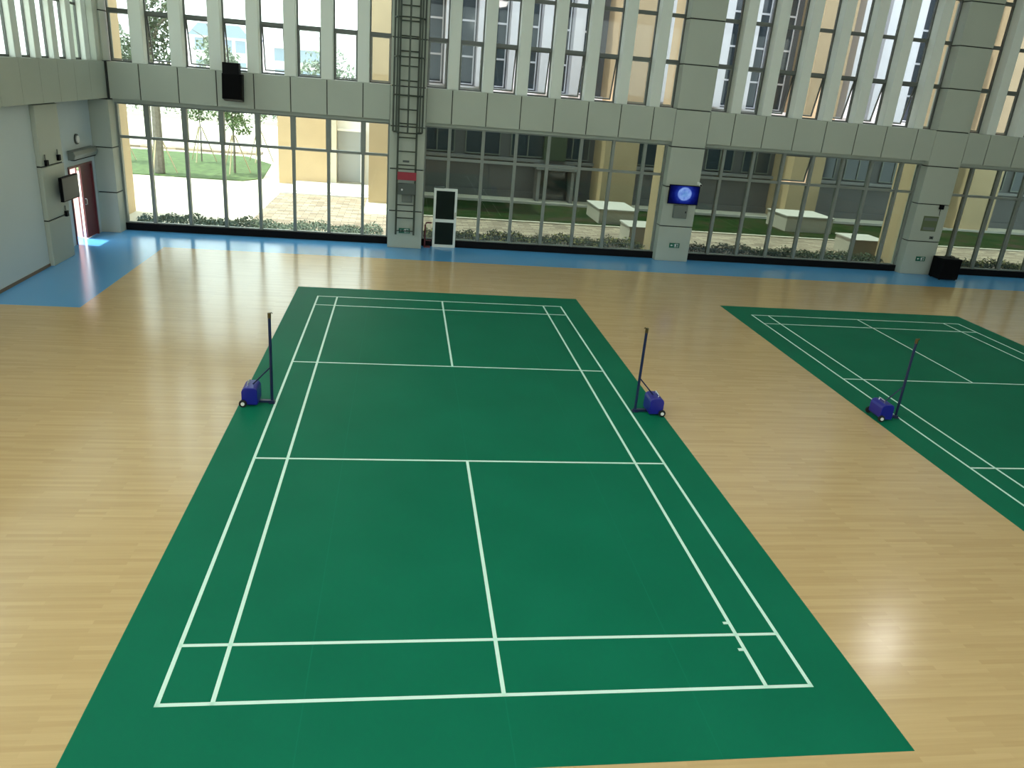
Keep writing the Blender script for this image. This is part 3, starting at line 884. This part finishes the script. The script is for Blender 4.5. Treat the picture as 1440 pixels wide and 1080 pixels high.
tree((-12.2, 26.6), 7.5, 1.5, 'thick-trunked tall tree at the lawn edge by the wing wall', 2, .24, n=2400, crown_z=.78, stakes=True, mat='leafgrey', leaf=.2)
tree((-9.2, 28.3), 3.9, 1.0, 'young staked tree with a round green crown on the lawn', 4, .06, n=1100, crown_z=.72)
tree((-11.6, 32.0), 4.2, .8, 'thin staked sapling between the two lawn trees', 6, .04, n=350, crown_z=.72)
tree((-8.9, 33.5), 4.4, .8, 'thin sparse sapling near the tan entrance block', 8, .045, n=300, crown_z=.75)
tree((-15.2, 30.5), 5.0, 1.2, 'slender tree on the lawn beside the wing wall', 10, .06, n=700, crown_z=.72)
# far trees
random.seed(21)
ft = [(-28.5,70,8.5),(-21.,79,8.6),(-17.8,69,4.8),(-13.6,72,4.2),(-8.8,74,7.5),(-3.5,82,9),(3,78,9)]
for i, (x, yv, h) in enumerate(ft):
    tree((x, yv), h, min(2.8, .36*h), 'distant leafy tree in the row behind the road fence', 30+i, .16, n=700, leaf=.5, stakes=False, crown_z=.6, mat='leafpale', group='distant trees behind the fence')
# fence
fe = thing('fence', (-20, 62, G), 'pale railing fence along the road behind the lawn', 'fence')
m = MB()
for k in range(140):
    x = -25 + .36*k
    m.box(x-.03, x+.03, -.03, .03, .3, 1.9)
obj('pickets', m, 'kerb', fe)
obj('rails', MB().box(-25, 25.4, -.05, .05, .45, .55).box(-25, 25.4, -.05, .05, 1.7, 1.8), 'kerb', fe)
obj('base_wall', MB().box(-25, 25.4, -.15, .15, 0, .3), 'kerb', fe)
# shrubs behind the fence
random.seed(5)
t = thing('shrub_row', (-40, 64.4, G), 'pale green row of shrubs behind the railing fence', 'shrubs')
m = MB()
for k in range(40):
    m.leaves((-6+1.3*k+random.uniform(-.4,.4), random.uniform(-1,1), 1.1), (1.1,.8,1.2), 60, .4)
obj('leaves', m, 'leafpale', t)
# distant buildings
def far_building(x0, x1, y0, h, label, roof, nx, nz):
    t = thing('distant_building', ((x0+x1)/2, y0, G), label, 'building')
    a = (x1-x0)/2
    obj('wall', MB().box(-a, a, 0, 10, 0, h), 'whitewall', t)
    obj('roof', MB().prism([(-a-.5,h),(a+.5,h),(a-.8,h+1.4),(-a+.8,h+1.4)], 'y', -.5, 10.5), roof, t)
    w0 = MB().box(-.6,.6,-.06,.02,-.7,.7).mesh('window', 'roofblue')
    for i in range(nx):
        for j in range(nz):
            obj('window', w0, '', t, loc=(-a+(i+.5)*2*a/nx, 0, h*(j+.6)/nz))
far_building(-27.5, -21, 98, 7.6, 'distant white building with a blue roof behind the trees', 'roofblue', 4, 3)
far_building(-16.8, -10.6, 92, 7.0, 'distant white building with a pale roof behind the saplings', 'facadefin', 5, 3)

# ------------------------------------------------------------------ light
sun = bpy.data.lights.new('sun', 'SUN'); sun.energy = 4.1; sun.angle = math.radians(.6); sun.color = (1., .95, .86)
so = bpy.data.objects.new('sun', sun); COL.objects.link(so)
so.rotation_euler = Vector((-.35, .055, .93)).to_track_quat('Z', 'Y').to_euler()
so.location = (-20, 20, 30)
wd = bpy.data.worlds.new('hazy_sky'); SC.world = wd; wd.use_nodes = True
nt = wd.node_tree
bg = nt.nodes['Background']; bg.inputs[0].default_value = (.90, .95, 1., 1); bg.inputs[1].default_value = 2.3

# ------------------------------------------------------------------ camera (solved from the court markings)
cam = bpy.data.cameras.new('camera'); co = bpy.data.objects.new('camera', cam); COL.objects.link(co)
cam.sensor_fit = 'HORIZONTAL'; cam.sensor_width = 36; cam.lens = 1092.5885 / 1440 * 36
cam.clip_start = .1; cam.clip_end = 400
R = Matrix.Rotation(math.radians(-9.01191876), 4, 'Z') @ Matrix.Rotation(math.radians(68.81164614), 4, 'X') @ Matrix.Rotation(math.radians(4.92000817), 4, 'Z')
co.matrix_world = Matrix.Translation((-1.0528974, -12.22081186, 5.2553045)) @ R
SC.camera = co

vs = SC.view_settings
SC.display_settings.display_device = 'sRGB'
vs.view_transform = 'Standard'; vs.look = 'None'; vs.gamma = 1; vs.use_curve_mapping = False
vs.exposure = 1.0
SC.cycles.use_denoising = True
SC.cycles.max_bounces = 8
SC.cycles.transparent_max_bounces = 16
SC.cycles.sample_clamp_indirect = 6
